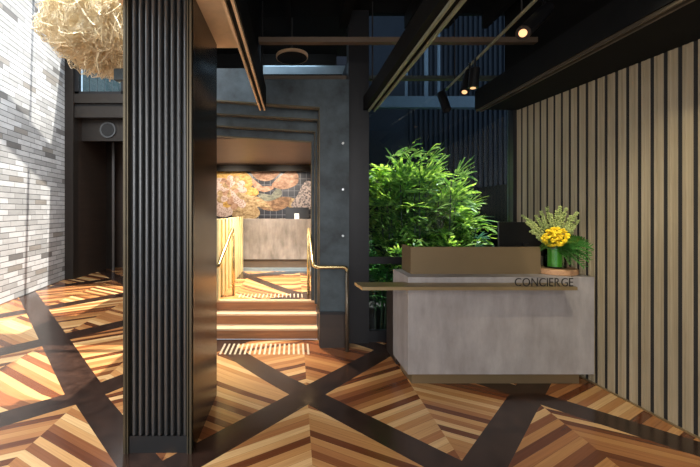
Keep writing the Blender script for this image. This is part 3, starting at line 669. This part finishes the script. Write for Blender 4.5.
# ------------------------------------------------------------------ garden plants
def fan_leaf(bm, c, d, size, nb=8, droop=.35):
    d = d.normalized(); side = d.cross(Vector((0, 0, 1)))
    if side.length < .1: side = Vector((1, 0, 0))
    side.normalize(); up = side.cross(d)
    for i in range(nb):
        a_ = (i/(nb-1)-.5)*2.7+random.uniform(-.08, .08)
        v = (d*math.cos(a_)+side*math.sin(a_)+up*random.uniform(-.08, .12)).normalized()
        L_ = size*random.uniform(.8, 1.05)*(1-.18*abs(a_)/1.35); wd = v.cross(up).normalized()
        tilt = up*random.uniform(-.3, .3); wd = (wd+tilt).normalized()
        pts = [c+v*L_*s-Vector((0, 0, 1))*droop*L_*s*s*random.uniform(.8, 1.1) for s in (0, .3, .65, .92, 1)]
        w_ = size*.050
        strip(bm, pts, wd, [w_*.3, w_, w_*1.05, w_*.6, w_*.15])
def palm(name, label, cx, cy, canes, heights, spread, leaf, mat, top_fn):
    t = thing(name, label, 'plant', (cx, cy, .02))
    cb, lb = BM(), BM()
    for k in range(canes):
        a_ = random.uniform(0, 2*PI); r_ = spread*math.sqrt(random.random())
        bx, by = cx+r_*math.cos(a_)*1.0, cy+r_*math.sin(a_)*.55
        hgt = top_fn(bx, random.uniform(*heights))
        tx, ty = bx+(bx-cx)*.25, by+(by-cy)*.2
        pts = [Vector((bx, by, .02)), Vector(((bx+tx)/2, (by+ty)/2, hgt*.5)), Vector((tx, ty, hgt))]
        tube(cb, pts, [.014, .012, .008], 6)
        nl = int(4+hgt*2.6)
        for j in range(nl):
            zf = 1-j/nl*.62; p = pts[1].lerp(pts[2], max(0, zf*2-1)) if zf > .5 else pts[0].lerp(pts[1], zf*2)
            th = j*2.4+random.uniform(-.4, .4); el = random.uniform(.15, 1.7)*(.35+zf*.65)
            if p.x < 1.15 and math.cos(th) < 0: th = PI-th
            d = Vector((math.cos(th), math.sin(th)*.55, el)).normalized(); q = p+d*random.uniform(.10, .22)
            tube(cb, [p, q], .003, 4); fan_leaf(lb, q, d, leaf*random.uniform(.75, 1.1), random.randint(6, 9), random.uniform(.1, .5))
    obj('canes', cb, 'cane', t); obj('foliage', lb, mat, t)
def top1(x, h): return h*(1-(.16 if x < 1.75 else .42)*abs((x-1.75)/.8)**2)
palm('lady_palm', 'large bright green fan leaved palm behind the glass wall', 1.93, 5.9*K, 46, (1.8, 2.3), .66, .40, 'leaf', top1)
palm('small_fan_palm', 'small blue green fan leaved plant beside the monitor behind the glass', 2.35, 5.35*K, 5, (.9, 1.3), .14, .24, 'leafb', lambda x, h: h)
palm('low_shrub', 'dark low shrub at the foot of the glass left of the desk', 1.05, 5.25*K, 12, (.5, 1.0), .22, .20, 'leafd', lambda x, h: h)
palm('leafy_shrub', 'mid green shrub below the transom left of the desk', 1.35, 5.35*K, 10, (.7, 1.15), .3, .22, 'leaf', lambda x, h: h)
for i, (px, w_, ya, yb_) in enumerate(((423, 3.2, -40, 98), (436, 2, -40, 98), (404, 2, -40, 97))):
    tag(obj('steel_post', box(BM(), X(px, 6.6), X(px+w_, 6.6), 6.50, 6.55, z(97, 6.5)-.001, 5.2), 'paint'), 'pale blue steel post beyond the glass, %s of three' % ('middle', 'rightmost', 'leftmost')[i], 'post', 'steel posts beyond the glass')
tag(obj('steel_beam', box(BM(), .72, 3.3, 6.45, 6.58, z(108, 6.5), z(97, 6.5)), 'paint'), 'pale blue steel beam beyond the upper glass', 'beam')

# ------------------------------------------------------------------ wire cloud sculpture
cc = P(103, 15, 4.6); R_ = .68
t = thing('wire_sculpture', 'golden crumpled wire mesh cloud hanging in the atrium', 'sculpture', cc)
def disp(v, seed, amp):
    q = v*1.7+Vector((seed, seed*.7, 0)); n1 = noise.noise(q); n2 = noise.noise(q*2.3); n3 = abs(noise.noise(q*4.6))
    box_ = 1/(abs(v.x)**3.4+abs(v.y)**3.4+abs(v.z)**3.4)**(1/3.4)
    return box_*(1+amp*(n1*.7+n2*.5-n3*.45))
for s_, (rr, th, sub) in enumerate(((1.0, .0042, 5), (.9, .0042, 5), (.78, .004, 5))):
    bm = BM(); bmesh.ops.create_icosphere(bm, subdivisions=sub, radius=1.0)
    for v in bm.verts:
        d = v.co.normalized(); k_ = disp(d, s_*5.1+1, .38)*rr*R_
        v.co = cc+Vector((d.x*k_*.72, d.y*k_*.85, d.z*k_*.92))
        v.co += Vector([random.uniform(-.012, .012) for _ in range(3)])
    o = obj('mesh_layer', bm, 'wire', t)
    md = o.modifiers.new('wire', 'WIREFRAME'); md.thickness = th; md.use_even_offset = False; md.use_replace = True
for s_, rr in enumerate((.97, .84, .66)):
    bm = BM(); bmesh.ops.create_icosphere(bm, subdivisions=6, radius=1.0)
    for v in bm.verts:
        d = v.co.normalized(); k_ = disp(d, s_*5.1+1, .38)*rr*R_
        k_ *= 1-.10*abs(noise.noise(d*6+Vector((s_*3, 0, 0))))*2
        v.co = cc+Vector((d.x*k_*.72, d.y*k_*.85, d.z*k_*.92))
    obj('gauze_layer', bm, 'gauze', t, smooth=True)
bm = BM()
for i in range(260):
    d = Vector((random.gauss(0, 1), random.gauss(0, 1), random.gauss(0, 1))).normalized(); ax = Vector((random.gauss(0, 1), random.gauss(0, 1), random.gauss(0, 1))).normalized()
    pts = []; L_ = random.uniform(.5, 2.0)
    for k in range(26):
        q = d.copy(); q.rotate(Matrix.Rotation(L_*k/25, 3, ax)); q = (q+.18*noise.noise_vector(q*3+Vector((i, 0, 0)))).normalized()
        k_ = disp(q, 1, .38)*R_*random.uniform(.97, 1.03)*(1.0 if i % 3 else .85); pts.append(cc+Vector((q.x*k_*.73, q.y*k_*.87, q.z*k_*.94)))
    tube(bm, pts, random.choice((.003, .004, .007)), 3, False)
obj('loose_strands', bm, 'wire', t)
obj('suspension_cable', tube(BM(), [cc+Vector((0, 0, .4)), Vector((cc.x, cc.y, 6.2))], .004, 6), 'steel', t)

# portal speaker
sc_ = P(108, 130, YB+.23); t = thing('ceiling_speaker', 'round black speaker with pale ring above the portal', 'speaker', sc_)
obj('ring', tube(BM(), [sc_+Vector((0, .012, 0)), sc_+Vector((0, -.02, 0))], .19, 32), 'flute', t)
obj('cone', tube(BM(), [sc_+Vector((0, -.02, 0)), sc_+Vector((0, -.03, 0))], [.155, .15], 32), 'black', t)
